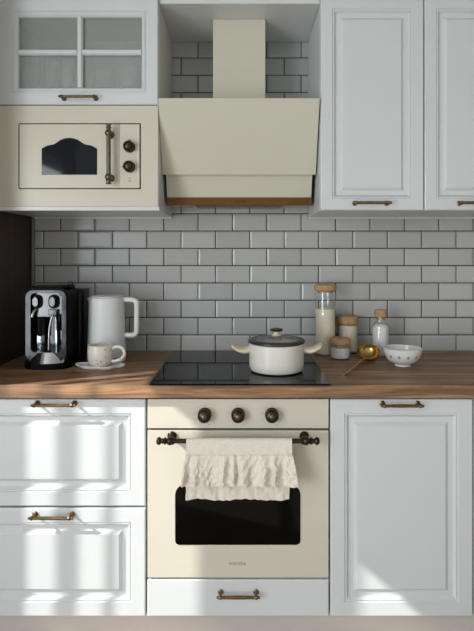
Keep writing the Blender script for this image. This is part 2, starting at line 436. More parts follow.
for kx in (204.3, 238.0, 272.0):
    Dk = DF - 0.02; X, Z = WX(kx, Dk), WZ(416.0, Dk)
    bm = NB(); lathe(bm, [(0.019, 0), (0.0225, -0.002), (0.0225, -0.006), (0.018, -0.009), (0.0185, -0.014), (0.0215, -0.018), (0.0215, -0.026), (0.018, -0.031), (0.010, -0.034), (0, -0.035)], (X, YF - 0.001, Z), 'Y', 32)
    k_ = part('knob', bm, DBRONZE, cp)
    bm = NB(); an = 0.5
    lathe(bm, [(0, -0.0375), (0.006, -0.0365), (0.0085, -0.0345)], (X, YF - 0.001, Z), 'Y', 20, caps=False); part('cap', bm, PBRONZE, k_)
# oven door with window opening shape laid as glass pane flush in the door
bm = NB(); dz0, dz1 = oz0, bz(430.4)
wx0, wx1, wz0, wz1 = bx(175.2), bx(300.4), bz(544.5), bz(478)
def arch(x0, x1, z0, zs, rise, r, rc=0.035):
    """flat bottom with small corners, rounded shoulders, arched top"""
    pts = []
    for k in range(5):
        a = math.radians(180 + 90 * k / 4); pts.append((x0 + r + r * math.cos(a), z0 + r + r * math.sin(a)))
    for k in range(5):
        a = math.radians(270 + 90 * k / 4); pts.append((x1 - r + r * math.cos(a), z0 + r + r * math.sin(a)))
    for k in range(7):
        a = math.radians(90 * k / 6); pts.append((x1 - rc + rc * math.cos(a), zs - rc + rc * math.sin(a)))
    cx, w = (x0 + x1) / 2, (x1 - x0) / 2 - rc * 1.6
    for k in range(1, 16):
        t = 1 - 2 * k / 16; pts.append((cx + w * t, zs + rise * (math.cos(t * PI / 2) ** 0.8)))
    for k in range(7):
        a = math.radians(90 + 90 * k / 6); pts.append((x0 + rc + rc * math.cos(a), zs - rc + rc * math.sin(a)))
    return pts
box(bm, XO0 + 0.002, XO1 - 0.002, YF - 0.001, YF + 0.0115, dz0, dz1, bev=0.0018)
door = part('door', bm, CREAM, oven)
bm = NB(); prism(bm, arch(wx0, wx1, wz0, bz(484), 0.03, 0.014), YF - 0.0030, YF - 0.0005, bev=0.0008); part('window', bm, OVENGL, door, label='black oven window')
# brand mark
def text_mesh(s, size, loc, m, name, parent):
    cu = bpy.data.curves.new('t', 'FONT'); cu.body = s; cu.size = size; cu.extrude = 0.0003; cu.align_x = 'CENTER'; cu.space_character = 1.15
    to = bpy.data.objects.new('t', cu); C.objects.link(to); bpy.context.view_layer.update()
    me = bpy.data.meshes.new_from_object(to.evaluated_get(bpy.context.evaluated_depsgraph_get()))
    bpy.data.objects.remove(to); bpy.data.curves.remove(cu)
    b = NB(); b.from_mesh(me); bpy.data.meshes.remove(me)
    bmesh.ops.rotate(b, verts=b.verts, cent=(0, 0, 0), matrix=Matrix.Rotation(PI / 2, 3, 'X'))
    bmesh.ops.translate(b, verts=b.verts, vec=loc)
    return part(name, b, m, parent, smooth=False)
text_mesh('HANSA', 0.0155, (bx(237.5), YF - 0.0012, bz(565)), MARK, 'brand_mark', door)
# oven towel bar
BY = YF - 0.050; DBAR = BY + DB; bzc = WZ(441, DBAR)
x0, x1 = WX(157.5, DBAR), WX(318.5, DBAR)
bm = NB(); tube(bm, [(x0 + 0.015, BY, bzc), (x1 - 0.015, BY, bzc)], 0.0075, 16)
for s, xe in ((1, x0), (-1, x1)):
    for off, rr, w in ((0.005, 0.0125, 0.006), (0.018, 0.0085, 0.004), (0.024, 0.012, 0.0035), (0.050, 0.0115, 0.004)):
        lathe(bm, [(0, -w * 1.6), (rr * 0.7, -w * 1.2), (rr, -w * 0.3), (rr, w * 0.3), (rr * 0.7, w * 1.2), (0, w * 1.6)], (xe + s * off, BY, bzc), 'X', 20)
    xp = xe + s * 0.040
    lathe(bm, [(0.0, 0.0), (0.014, 0.0), (0.0155, -0.004), (0.010, -0.009), (0.008, -0.016), (0.008, -0.044), (0.0, -0.05)], (xp, YF - 0.001, bzc), 'Y', 20)
    lathe(bm, [(0, -0.0135), (0.008, -0.011), (0.0125, -0.005), (0.0135, 0), (0.0125, 0.005), (0.008, 0.011), (0, 0.0135)], (xp, BY, bzc), 'X', 20)
part('handle', bm, DBRONZE, door, label='dark bronze rail handle')

# towel over the rail: body + ruffle
tw = thing('tea_towel', 'cream linen tea towel with a ruffle hanging over the oven rail', 'towel', (WX(239, DBAR), BY, 0.50))
def fold_n(x, z, s=1.0): return noise.noise(Vector((x * 22 * s, z * 9 * s, 3.3)))
def sheet(rows, xs0, xs1, th, N=150):
    """rows: list of (y, z, xleft, xright, amp, phase) -> thick sheet"""
    bm = NB(); G = []
    for (y, z, xa, xb, amp, ph) in rows:
        row = []
        for i in range(N + 1):
            u = i / N; x = xa + (xb - xa) * u
            row.append((x, y, z, u, amp, ph))
        G.append(row)
    F_, B_ = [], []
    for row in G:
        fr, br = [], []
        for (x, y, z, u, amp, ph) in row:
            fr.append(bm.verts.new((x, y, z))); br.append(bm.verts.new((x, y + th, z)))
        F_.append(fr); B_.append(br)
    return bm, F_, B_, G
th = 0.0022; r = 0.0098
path = []      # (y, z) front bottom -> over the bar -> back bottom
zf0 = WZ(456, DBAR - 0.012)
zback = WZ(499.5, DBAR + 0.015)
for k in range(12): path.append((BY - r - 0.001, zf0 - 0.008 + (bzc - zf0 + 0.008) * k / 12, 'f'))
for k in range(13):
    a = PI - PI * k / 12; path.append((BY + r * math.cos(a), bzc + r * math.sin(a), 't'))
for k in range(1, 50): path.append((BY + r + 0.004 * k / 50, bzc + (zback - bzc) * k / 49, 'b'))
N = 160; bm = NB(); rows = []
xa0, xb0 = WX(186.2, DBAR - .01), WX(292, DBAR - .01)
for pi_, (y, z, w) in enumerate(path):
    row = []
    depth = max(0, bzc - z)
    for i in range(N + 1):
        u = i / N
        xa, xb = xa0, xb0
        if w == 'b': xa = xa0 - 0.001 - 0.012 * depth + .004 * noise.noise(Vector((0, z * 30, 1))); xb = xb0 - 0.004 - 0.01 * depth + .004 * noise.noise(Vector((5, z * 30, 1)))
        x = xa + (xb - xa) * u
        wr = noise.noise(Vector((x * 26 + z * 14, z * 20, 2.0))) + 0.5 * noise.noise(Vector((x * 70, z * 45, 7.0)))
        amp = {'f': 0.006 * min(1, depth * 40), 't': 0.0, 'b': min(0.009, depth * 0.05)}[w]
        zz = z + (0.003 * math.sin(x * 40 + 1) + 0.002 * noise.noise(Vector((x * 60, 0, 0)))) * (depth / 0.2 if w == 'b' else 0)
        row.append(bm.verts.new((x, y - (wr + .6) * .5 * amp if w == 'f' else y + wr * amp, zz)))
    rows.append(row)
for a, b in zip(rows, rows[1:]):
    for i in range(N): bm.faces.new((a[i], a[i + 1], b[i + 1], b[i]))
bmesh.ops.recalc_face_normals(bm, faces=bm.faces)
bmesh.ops.solidify(bm, geom=bm.faces[:], thickness=0.0012)
part('cloth', bm, CLOTH, tw, ang=80)
# ruffle, gathered at the seam
bm = NB(); rows = []; zt_, zb_ = zf0 + 0.004, WZ(487.5, DBAR - 0.03); NR = 260
xs0, xs1 = xa0 - 0.001, xb0 + 0.001; xe0, xe1 = WX(179.5, DBAR - .02), WX(297, DBAR - .02)
fold_c = [0.0]
while fold_c[-1] < 1: fold_c.append(fold_c[-1] + random.uniform(0.045, 0.11))
def foldf(u, v):
    s = 0
    ph = 2 * PI * (u * 7.5 + 0.9 * noise.noise(Vector((u * 4, 0.3, 0))) + 0.12 * v * noise.noise(Vector((u * 7, v * 2, 4))))
    s += (0.5 + 0.5 * math.sin(ph)) ** 1.0
    s += 0.5 * noise.noise(Vector((u * 24 + v * 3, v * 2.2, 8.0))) + 0.22 * noise.noise(Vector((u * 45 - v * 6, v * 8, 1.0)))
    return s
for j in range(36):
    v = j / 35; row = []
    z = zt_ + (zb_ - zt_) * v
    for i in range(NR + 1):
        u = i / NR
        e = v ** 0.75
        x = (xs0 + (xs1 - xs0) * u) * (1 - e) + (xe0 + (xe1 - xe0) * u) * e
        gath = 0.0012 * (0.5 + 0.5 * math.sin(u * 2 * PI * 34 + 2 * noise.noise(Vector((u * 20, 0, 0))))) * max(0, 1 - v * 4)
        amp = 0.003 + 0.021 * min(1, v * 1.7) ** 0.8
        y = BY - r - 0.005 - gath - amp * foldf(u, v) * 0.85
        if j == 0: y = BY - r - 0.0046 - gath
        x += 0.004 * v * math.cos(2 * PI * u * 9) 
        zz = z + v * (0.004 * noise.noise(Vector((u * 9, 2, 0))) + 0.0035 * foldf(u, 1) - 0.002)
        row.append(bm.verts.new((x, y, zz)))
    rows.append(row)
for a, b in zip(rows, rows[1:]):
    for i in range(NR): bm.faces.new((a[i], a[i + 1], b[i + 1], b[i]))
bmesh.ops.recalc_face_normals(bm, faces=bm.faces)
bmesh.ops.solidify(bm, geom=bm.faces[:], thickness=0.0012)
part('ruffle', bm, CLOTH, tw, ang=80, label='gathered ruffle of the linen towel')

# plinth
bm = NB(); box(bm, XL0, X21, YF + 0.05, YF + 0.066, 0.001, 0.099, bev=0.001)
single('plinth', bm, PLINTH, 'greige plinth board running under the white base cabinets', 'plinth', (0, YF + 0.058, 0))
# worktop
bm = NB(); box(bm, XL0, X21 + 0.0, -0.60, 0.002, 0.8275, 0.87, bev=0.002)
single('countertop', bm, WOOD, 'brown wooden worktop running along the whole tiled wall', 'countertop', (0, 0, 0.8275))

# hob
hx0, hx1 = -0.303, 0.2835
DH = 1.648
bm = NB(); prism(bm, rrect(hx0, hx1, YY(DH), -0.045, 0.006, 4), 0.8705, 0.8765, axis='Z', bev=0.001)
hob = thing('induction_hob', 'black glass induction hob set in the worktop above the oven', 'hob', ((hx0 + hx1) / 2, -0.33, 0.8705))
part('glass_top', bm, BLACKGL, hob)
for (cx_, cy_, rr) in ((-0.16, -0.42, 0.085), (-0.16, -0.19, 0.07), (0.13, -0.20, 0.085)):
    bm = NB(); n = 48; V = [[bm.verts.new((cx_ + q * math.cos(2 * PI * i / n), cy_ + q * math.sin(2 * PI * i / n), 0.8768)) for i in range(n)] for q in (rr, rr - 0.0008)]
    for i in range(n): bm.faces.new((V[0][i], V[0][(i + 1) % n], V[1][(i + 1) % n], V[1][i]))
    part('zone_ring', bm, ZONE, hob)
HT = 0.8766

# ------------------------------------------------------------------ tall dark cabinet (left)
bm = NB(); box(bm, -1.532, -0.934, -0.60, 0.002, 0.001, 2.45, bev=0.001)
tc_ = thing('tall_cabinet', 'tall dark brown cabinet whose side closes the worktop on the left', 'cabinet', (-1.233, -0.3, 0))
part('body', bm, DARKWOOD, tc_)
for a, b in ((0.10, 1.20), (1.204, 2.44)):
    bm = NB(); box(bm, -1.530, -0.936, -0.6005 - 0.012, -0.6005, a, b, bev=0.001); d = part('door', bm, DARKWOOD, tc_)
    bow_handle(d, -1.233, (1.12 if a < 1 else 1.29), -0.6125, L=0.14)

# ------------------------------------------------------------------ wall units
DU = 1.893; YU = YY(DU); CU = YU + 0.020
def ux(px): return WX(px, DU)
def uz(py): return WZ(py, DU)
ZUB, ZUT = uz(210.3), 2.248
UL0, UL1 = ux(-4), ux(158.3)
UPROF = [(0, 0.004), (0.001, 0.0015), (0.0035, 0), (0.042, 0), (0.0445, 0.0045), (0.0475, 0.0045), (0.0495, 0.002), (0.057, 0.0125), (0.073, 0.0125), (0.083, 0.003)]
def wall_unit(x0, x1, label, hx):
    cab = thing('wall_cabinet', label, 'cabinet', ((x0 + x1) / 2, CU / 2, ZUB))
    bm = NB(); carcase(bm, x0 + 0.0005, x1 - 0.0005, CU, -0.0045, ZUB, ZUT); 
    box(bm, x0 + 0.0005, x1 - 0.0005, -0.020, -0.0045, ZUB - 0.006, ZUB - 0.0002)
    part('body', bm, WHITE, cab)
    bm = NB(); panel(bm, x0 + 0.0015, x1 - 0.0015, ZUB + 0.001, ZUT, YU, 0.019, UPROF); d = part('door', bm, WHITE, cab, ang=20)
    bow_handle(d, hx, WZ(202.6, DU - .028), YU, L=0.142, m=BRONZE)
wall_unit(ux(320.4), ux(424.2), 'white wall cabinet with panelled door, directly right of the hood', WX(372.5, DU - .028))
wall_unit(ux(424.5), ux(424.5) + 0.42, 'white wall cabinet at the right edge, second from the hood', WX(459, DU - .028) + 0.071)

# glass cabinet
ZG0 = uz(104.8)
gc = thing('glass_cabinet', 'white wall cabinet with four-pane glass door above the microwave', 'cabinet', ((UL0 + UL1) / 2, CU / 2, ZG0))
bm = NB(); carcase(bm, UL0, UL1, CU, -0.0045, ZG0 + 0.001, ZUT); part('body', bm, WHITEIN, gc)
zp0, zp1 = uz(87.2), uz(16.2); xp0, xp1 = ux(17.5), ux(141.3)
ins = xp0 - UL0
bm = NB()
# stepped frame around the opening
x0, x1, z0, z1 = UL0 + 0.001, UL1 - 0.001, ZG0 + 0.001, ZUT
def ring4(bm, R, y):
    return [bm.verts.new(c) for c in ((R[0], y, R[2]), (R[1], y, R[2]), (R[1], y, R[3]), (R[0], y, R[3]))]
a = 0.020
Rs = [((x0, x1, z0, z1), YU + .019), ((x0, x1, z0, z1), YU + .003), ((x0 + .003, x1 - .003, z0 + .003, z1 - .003), YU),
      ((xp0 - a, xp1 + a, zp0 - a, zp1 + a), YU), ((xp0 - a + .003, xp1 + a - .003, zp0 - a + .003, zp1 + a - .003), YU + .005),
      ((xp0 - a + .006, xp1 + a - .006, zp0 - a + .006, zp1 + a - .006), YU + .005), ((xp0 - a + .008, xp1 + a - .008, zp0 - a + .008, zp1 + a - .008), YU + .001),
      ((xp0 - .006, xp1 + .006, zp0 - .006, zp1 + .006), YU + .001), ((xp0, xp1, zp0, zp1), YU + .008), ((xp0, xp1, zp0, zp1), YU + .019)]
L = [ring4(bm, R, y) for R, y in Rs]; L.append(L[0])
for A_, B_ in zip(L, L[1:]):
    for k in range(4): bm.faces.new((A_[k], A_[(k + 1) % 4], B_[(k + 1) % 4], B_[k]))
gd = part('door', bm, WHITE, gc, ang=20)
bm = NB(); mxx = (ux(76.6) + ux(82)) / 2; mzz = (uz(48.7) + uz(54.2)) / 2; w = 0.0102
def bar(bm, x0, x1, z0, z1, vert):
    y0, y1 = YU + .001, YU + .017
    if vert: pts = [(x0, y1), (x0, y0 + .006), (x0 + .005, y0), (x1 - .005, y0), (x1, y0 + .006), (x1, y1)]; prism(bm, pts, z0, z1, axis='Z')
    else: pts = [(y1, z0), (y0 + .006, z0), (y0, z0 + .005), (y0, z1 - .005), (y0 + .006, z1), (y1, z1)]; prism(bm, pts, x0, x1, axis='X')
bar(bm, mxx - w, mxx + w, zp0, zp1, True); bar(bm, xp0, mxx - w, mzz - w, mzz + w, False); bar(bm, mxx + w, xp1, mzz - w, mzz + w, False)
part('glazing_bars', bm, WHITE, gd, ang=20)
bm = NB(); box(bm, xp0 - 0.004, xp1 + 0.004, YU + .0195, YU + .0225, zp0 - 0.004, zp1 + 0.004); part('glass_pane', bm, FROST, gd, label='frosted grey glass')
bow_handle(gd, WX(77.8, DU - .028), WZ(96.3, DU - .028), YU, L=0.142)
# glasses in it
zs = ZG0 + 0.0172
def glassware(name, prof, loc, label, group):
    bm = NB(); lathe(bm, prof, loc, 'Z', 32, caps=False); o = single(name, bm, WINEGL, label, 'glass', loc, group, ang=50); return o
FL = [(0, 0.0), (0.033, 0.001), (0.033, 0.003), (0.006, 0.006), (0.0035, 0.02), (0.0035, 0.07), (0.012, 0.085), (0.023, 0.11), (0.026, 0.14), (0.024, 0.195), (0.0228, 0.195), (0.0247, 0.14), (0.0217, 0.111), (0.011, 0.088), (0, 0.083)]
WG = [(0, 0.0), (0.036, 0.001), (0.036, 0.003), (0.006, 0.006), (0.004, 0.02), (0.004, 0.055), (0.018, 0.064), (0.036, 0.085), (0.0405, 0.11), (0.037, 0.14), (0.033, 0.165), (0.0318, 0.165), (0.0358, 0.14), (0.0392, 0.11), (0.0348, 0.086), (0.017, 0.067), (0, 0.06)]
DG = 2.02
for px, lab in ((34, 'champagne flute behind the left pane, nearest the cabinet side'), (51.5, 'champagne flute behind the left pane, the middle one of three'), (68, 'champagne flute behind the left pane, beside the glazing bar')):
    glassware('champagne_flute', FL, (WX(px, DG), YY(DG), zs), lab, 'champagne flutes in the glass cabinet')
for px, dd, lab in ((105, 2.06, 'round wine glass behind the right pane, nearer the glazing bar'), (131, 2.02, 'round wine glass behind the right pane, near the right edge')):
    glassware('wine_glass', WG, (WX(px, dd), YY(dd), zs), lab, 'wine glasses in the glass cabinet')

# microwave housing and microwave
mc = thing('microwave_cabinet', 'white open housing around the cream microwave, above the coffee machine', 'cabinet', ((UL0 + UL1) / 2, CU / 2, ZUB))
bm = NB(); carcase(bm, UL0, UL1, CU - 0.010, -0.0045, ZUB, ZG0 - 0.0003)
box(bm, UL0, UL1 + 0.004, YU - 0.004, CU - 0.011, ZUB - 0.001, uz(206.8)); box(bm, UL0, UL1, -0.020, -0.007, ZUB - 0.006, ZUB - 0.0002)
part('body', bm, WHITE, mc)
mz0, mz1 = uz(206.6), uz(105.6)
mw = thing('microwave', 'cream built-in microwave with arched dark window and bronze handle', 'microwave', ((UL0 + UL1) / 2, CU / 2, ZUB + 0.017))
bm = NB(); box(bm, UL0 + 0.04, UL1 - 0.04, CU - 0.008, -0.03, ZUB + 0.0175, mz1 - 0.025); part('body', bm, GAP, mw)
bm = NB(); dm0, dm1, em0, em1 = ux(18.6), ux(140.8), uz(189.2), uz(123.3)
L = [ring4(bm, R, y) for R, y in [((UL0 + .001, UL1 - .001, mz0, mz1), YU + .010), ((UL0 + .001, UL1 - .001, mz0, mz1), YU + .001), ((UL0 + .002, UL1 - .002, mz0 + .001, mz1 - .001), YU),
     ((dm0, dm1, em0, em1), YU), ((dm0, dm1, em0, em1), YU + .010)]]; L.append(L[0])
for A_, B_ in zip(L, L[1:]):
    for k in range(4): bm.faces.new((A_[k], A_[(k + 1) % 4], B_[(k + 1) % 4], B_[k]))
part('trim_frame', bm, CREAM, mw, ang=20)
q = 0.0042; split = ux(119.3)
bm = NB(); box(bm, dm0 - 0.003, dm1 + 0.003, YU + 0.006, YU + 0.0118, em0 - 0.003, em1 + 0.003)
bm2 = NB(); ringloop(bm2, rrect(dm0, dm1, em0, em1, .006), rrect(dm0 + q, dm1 - q, em0 + q, em1 - q, .004), YU - 0.0015, YU + 0.006)
part('edging', bm2, DBRONZE, mw, label='dark bronze edging line')
part('backing', bm, GAP, mw)
bm = NB(); box(bm, dm0 + q, split - 0.0004, YU - 0.003, YU + 0.0055, em0 + q, em1 - q, bev=0.001); md = part('door', bm, CREAM, mw)
bm = NB(); box(bm, split + 0.0004, dm1 - q, YU - 0.003, YU + 0.0055, em0 + q, em1 - q, bev=0.001); mp_ = part('control_panel', bm, CREAM, mw)
pw = [(41.6, 174.7), (97.0, 174.7), (97.0, 148.6), (94, 147), (91, 145.4), (87, 144.8), (84, 144.2), (81, 142), (77.5, 139.6), (73, 138.2), (69.3, 137.8), (65.5, 138.2), (61, 139.6), (57.5, 142), (54.5, 144.2), (51.5, 144.8), (47.5, 145.4), (44.5, 147), (41.6, 148.6)]
bm = NB(); prism(bm, [(WX(a, DU - .005), WZ(b, DU - .005)) for a, b in pw], YU - 0.0050, YU - 0.0028, bev=0.0006); part('window', bm, MWGL, md, label='dark arched window')
# light bevel line around window
cxm, czm = WX(69.3, DU), WZ(158, DU)
DM = DU - 0.036; hxm = WX(108.6, DM)
bm = NB(); tube(bm, [(hxm, YY(DM), WZ(184, DM)), (hxm, YY(DM), WZ(124, DM))], 0.0078, 16)
for py in (133, 177):
    z = WZ(py, DM)
    lathe(bm, [(0, -.013), (0.008, -.011), (0.0125, -.005), (0.0135, 0), (0.0125, .005), (0.008, .011), (0, .013)], (hxm, YY(DM), z), 'Z', 20)
    lathe(bm, [(0, 0), (0.0125, 0), (0.014, -0.003), (0.009, -0.008), (0.0075, -0.015), (0.0075, -0.03)], (hxm, YU - 0.003, z), 'Y', 20)
for py in (124.5, 127.5, 183.5, 180.5):
    lathe(bm, [(0, -.0035), (0.0095, -.002), (0.0105, 0), (0.0095, .002), (0, .0035)], (hxm, YY(DM), WZ(py, DM)), 'Z', 20)
part('handle', bm, PBRONZE, md, label='grey bronze vertical bar handle')
for py, an in ((146.2, PI / 2), (166.2, PI)):
    Dk = DU - .02; X, Z = WX(128.8, Dk), WZ(py, Dk)
    bm = NB(); lathe(bm, [(0.017, 0), (0.021, -0.002), (0.021, -0.006), (0.016, -0.009), (0.0165, -0.014), (0.0195, -0.018), (0.0195, -0.026), (0.016, -0.031), (0.010, -0.034), (0, -0.035)], (X, YU - 0.003, Z), 'Y', 32)
    kb = part('knob', bm, DBRONZE, mp_)
    bm = NB(); d_ = Vector((math.cos(an), 0, math.sin(an)))
    tube(bm, [Vector((X, YU - 0.010, Z)) + d_ * 0.012, Vector((X, YU - 0.010, Z)) + d_ * 0.0275], [0.0035, 0.0022], 10); part('pointer', bm, PBRONZE, kb)
bm = NB()
X, Z = WX(129.5, DU), WZ(179.5, DU)
for dx, dz, ww, hh in ((0, 0.004, .0022, .0022), (-.001, -.004, .004, .0007), (0.004, -0.006, .0007, .004), (0.001, -.009, .005, .0006)):
    box(bm, X + dx - ww, X + dx + ww, YU - .0034, YU - .0030, Z + dz - hh, Z + dz + hh)
part('printed_symbol', bm, MARK, mp_)

# board closing the hood niche at the top
nx0, nx1 = UL1 + 0.0005, ux(320.4) - 0.0005
bm = NB(); box(bm, nx0, nx1, CU - 0.004, -0.005, 2.231, 2.249, bev=0.001)
single('shelf_board', bm, WHITE, 'white board closing the hood niche at the very top', 'shelf', ((nx0 + nx1) / 2, CU / 2, 2.231))

# ------------------------------------------------------------------ range hood
hood = thing('range_hood', 'cream slanted cooker hood with square chimney and brass strip', 'hood', (WX(239, 2.1), -0.15, 1.49))
DC = 2.033
bm = NB(); box(bm, WX(213, DC), WX(265.3, DC), YY(DC), -0.004, 1.868, 2.2300, bev=0.0015); part('chimney', bm, CREAMH, hood)
hc = (WX(157.8, 1.877) + WX(320, 1.877)) / 2; hw = 0.2975
y_t, z_t = YY(1.877), WZ(98, 1.877); y_b, z_b = YY(1.98), WZ(174.7, 1.98)
y_v, z_v = YY(2.0), WZ(175.2, 2.0); y_w, z_w = YY(2.035), WZ(197.5, 2.035); y_x, z_x = YY(2.045), WZ(205.3, 2.045)
bm = NB(); pr = [(y_v, z_v + .01), (y_w, z_w), (y_x, z_x), (-0.03, z_x + 0.012), (-0.004, z_x + 0.012), (-0.004, 1.864), (y_t + 0.03, 1.864)]
prism(bm, pr, hc - 0.2865, hc + 0.2865, axis='X'); part('body', bm, CREAMH, hood, ang=20)
bm = NB(); prism(bm, [(y_t, z_t), (y_b, z_b), (y_b + 0.022, z_b + .004), (y_t + 0.03, z_t - 0.002)], hc - hw, hc + hw, axis='X')
bmesh.ops.bevel(bm, geom=bm.edges[:], offset=0.0015, segments=2, affect='EDGES'); part('front_panel', bm, CREAMH, hood, ang=25)
bm = NB(); prism(bm, [(y_w - 0.003, z_w), (y_x - 0.003, z_x - .001), (y_x + 0.006, z_x - .001), (y_w + 0.006, z_w)], hc - 0.2875, hc + 0.2875, axis='X')
bs = part('brass_strip', bm, BRASS, hood, label='brown brass strip along the lower edge')
t_ = text_mesh('HANSA', 0.0125, (0, 0, 0), MARKD, 'brand_mark', bs)
ang_ = math.atan2(y_x - y_w, z_w - z_x)
t_.data.transform(Matrix.Translation(-wloc(bs)).inverted())
t_.data.transform(Matrix.Rotation(ang_, 4, 'X'))
t_.data.transform(Matrix.Translation(Vector((WX(241, 2.04), (y_w + y_x) / 2 - 0.0034, (z_w + z_x) / 2 - 0.0045)) - wloc(bs)))
bm = NB(); box(bm, hc - 0.18, hc + 0.18, y_x + 0.05, -0.05, z_x + 0.001, z_x + 0.006, bev=0.001); part('grease_filter', bm, DCHROME, hood)

# ------------------------------------------------------------------ pot on the hob
PXc, PYc = 0.1205, -0.418
pot = thing('cooking_pot', 'ivory enamel pot with dark-rimmed glass lid on the hob', 'pot', (PXc, PYc, HT + 0.0004))
b = HT + 0.0005
R = 0.0985
bm = NB(); lathe(bm, [(0, 0), (R - .016, 0), (R - .006, 0.004), (R - .001, 0.014), (R, 0.03), (R, 0.094), (R + .0015, 0.098), (R - .001, 0.1), (R - .004, 0.098), (R - .004, 0.03), (R - .012, 0.008), (0, 0.005)], (PXc, PYc, b), 'Z', 72, caps=False)
part('body', bm, POT, pot)
lid = part('lid_rim', lathe(NB(), [(R - .012, 0.1005), (R + .001, 0.1005), (R + .004, 0.103), (R + .004, 0.109), (R + .001, 0.112), (R - .012, 0.1135), (R - .014, 0.108), (R - .012, 0.1005)], (PXc, PYc, b), 'Z', 72, caps=False), PRIM, pot)
lid.name = 'lid'
lid['label'] = 'glass lid with dark silicone rim'
bm = NB(); lathe(bm, [(R - .0125, 0.1125), (R - .03, 0.1165), (0.05, 0.1210), (0.014, 0.1230), (0.0, 0.1232), ], (PXc, PYc, b), 'Z', 64, caps=False)
lathe(bm, [(R - .0135, 0.1100), (R - .03, 0.1145), (0.05, 0.1190), (0.014, 0.1210), (0.0, 0.1212), ], (PXc, PYc, b), 'Z', 64, caps=False)
part('glass', bm, GLASS, lid)
bm = NB(); lathe(bm, [(0, 0.1235), (0.015, 0.1235), (0.017, 0.127), (0.011, 0.130), (0.0095, 0.134), (0.013, 0.139), (0.0, 0.139)], (PXc, PYc, b), 'Z', 28, caps=False); part('knob_stem', bm, PHANDLE, lid)
bm = NB(); lathe(bm, [(0, 0.139), (0.014, 0.139), (0.022, 0.142), (0.0235, 0.146), (0.021, 0.149), (0.012, 0.151), (0, 0.1515)], (PXc, PYc, b), 'Z', 32, caps=False); part('knob', bm, PRIM, lid)
for s in (-1, 1):
    bm = NB(); zz = b + 0.072
    # flat tapering bail handle
    cen = smooth_path([(PXc + s * (R - .004), PYc, zz + 0.004), (PXc + s * (R + .018), PYc, zz + 0.000), (PXc + s * (R + .04), PYc, zz + 0.005), (PXc + s * (R + .056), PYc, zz + 0.014), (PXc + s * (R + .063), PYc, zz + 0.019)], 6)
    n = len(cen)
    secs = []
    for i, c in enumerate(cen):
        t = i / (n - 1)
        wy = 0.026 + 0.010 * math.sin(t * PI) - (0.018 * max(0, (t - .8) / .2) ** 2)
        hz = 0.0130 * (1 - 0.35 * t)
        secs.append([bm.verts.new(c + Vector((0, wy * math.cos(a), hz * math.sin(a)))) for a in [2 * PI * k / 20 for k in range(20)]])
    for A_, B_ in zip(secs, secs[1:]):
        for k in range(20): bm.faces.new((A_[k], A_[(k + 1) % 20], B_[(k + 1) % 20], B_[k]))
    bm.faces.new(secs[0]); bm.faces.new(secs[-1]); part('handle', bm, PHANDLE, pot, ang=60)

# ------------------------------------------------------------------ jars
CT = 0.8702
def jar(name, px, pyb, wpx, h, fill, lidh, contents, label, lidr=1.0, lab2=None):
    D = (CZ - CT) * F / (pyb - VY) + wpx / 2 * 0.0042
    X = WX(px, D); Y = YY(D); R = wpx / 2 * D / F
    j = thing(name, label, 'jar', (X, Y, CT))
    c = (X, Y, CT)
    bm = NB(); gt = 0.0022
    lathe(bm, [(0, 0.0), (R - .004, 0.0), (R, 0.004), (R, h - 0.006), (R - .003, h - .001), (R - .006, h), (R - .006 - gt, h - .002), (R - gt, h - .010), (R - gt, 0.007), (R - .006, 0.004), (0, 0.004)], c, 'Z', 48, caps=False)
    part('glass_body', bm, GLASS, j, ang=50)
    bm = NB(); Ri = R - gt - 0.0006
    lathe(bm, [(0, 0.0045), (Ri - .004, 0.0045), (Ri, 0.008), (Ri, fill), (Ri * .6, fill + .003), (0, fill + 0.001)], c, 'Z', 48, caps=False)
    part('contents', bm, contents, j, label=lab2)
    bm = NB(); Rl = R * lidr
    lathe(bm, [(0, h - 0.008), (R - .0085, h - .008), (R - .0085, h + .0005), (Rl - .002, h + .0005), (Rl, h + .003), (Rl, h + lidh - .003), (Rl - .003, h + lidh), (0, h + lidh)], c, 'Z', 48, caps=False)
    part('lid', bm, CORK, j, label='cork lid')
    return j
jar('storage_jar', 325.2, 356.4, 20.5, 0.272, 0.194, 0.024, FLOUR, 'tallest glass jar, cream powder inside, cork lid, beside the pot', 1.06, 'cream flour')
jar('storage_jar', 348.0, 354.0, 19.5, 0.125, 0.116, 0.033, FLOUR, 'medium glass jar of cream powder behind the smallest jar', 1.04, 'cream flour')
jar('storage_jar', 340.0, 360.6, 20.0, 0.060, 0.044, 0.023, SALT, 'smallest squat glass jar of white powder, in front of the taller jars', 1.08, 'white sugar')
# bottle
D = 2.145; X = WX(380.6, D); c = (X, YY(D), CT)
bt = thing('bottle', 'corked clear bottle filled with white powder behind the gold ladle', 'bottle', c)
R = 0.0362; hb = 0.128
bm = NB(); lathe(bm, [(0, 0), (R - .004, 0), (R, 0.004), (R, hb - .008), (R - .004, hb + .002), (0.022, hb + 0.012), (0.0195, hb + .016), (0.0195, hb + .028), (0.0215, hb + .030), (0.0215, hb + .034), (0.0175, hb + .034), (0.0175, hb + .015), (0.020, hb + .010), (R - .007, hb), (R - .0022, hb - .010), (R - .0022, .006), (0, .004)], c, 'Z', 48, caps=False)
part('glass_body', bm, GLASS, bt, ang=50)
bm = NB(); Ri = R - .003; lathe(bm, [(0, .0045), (Ri - .004, .0045), (Ri, .008), (Ri, hb - .012), (Ri - .004, hb - .003), (0.02, hb + 0.004), (0, hb + .006)], c, 'Z', 48, caps=False); part('contents', bm, SALT, bt, label='white powder')
bm = NB(); lathe(bm, [(0, hb + .022), (0.0165, hb + .022), (0.0168, hb + .034), (0.024, hb + .036), (0.0255, hb + .040), (0.0255, hb + .060), (0.023, hb + .064), (0, hb + .065)], c, 'Z', 40, caps=False); part('cork', bm, CORK, bt)

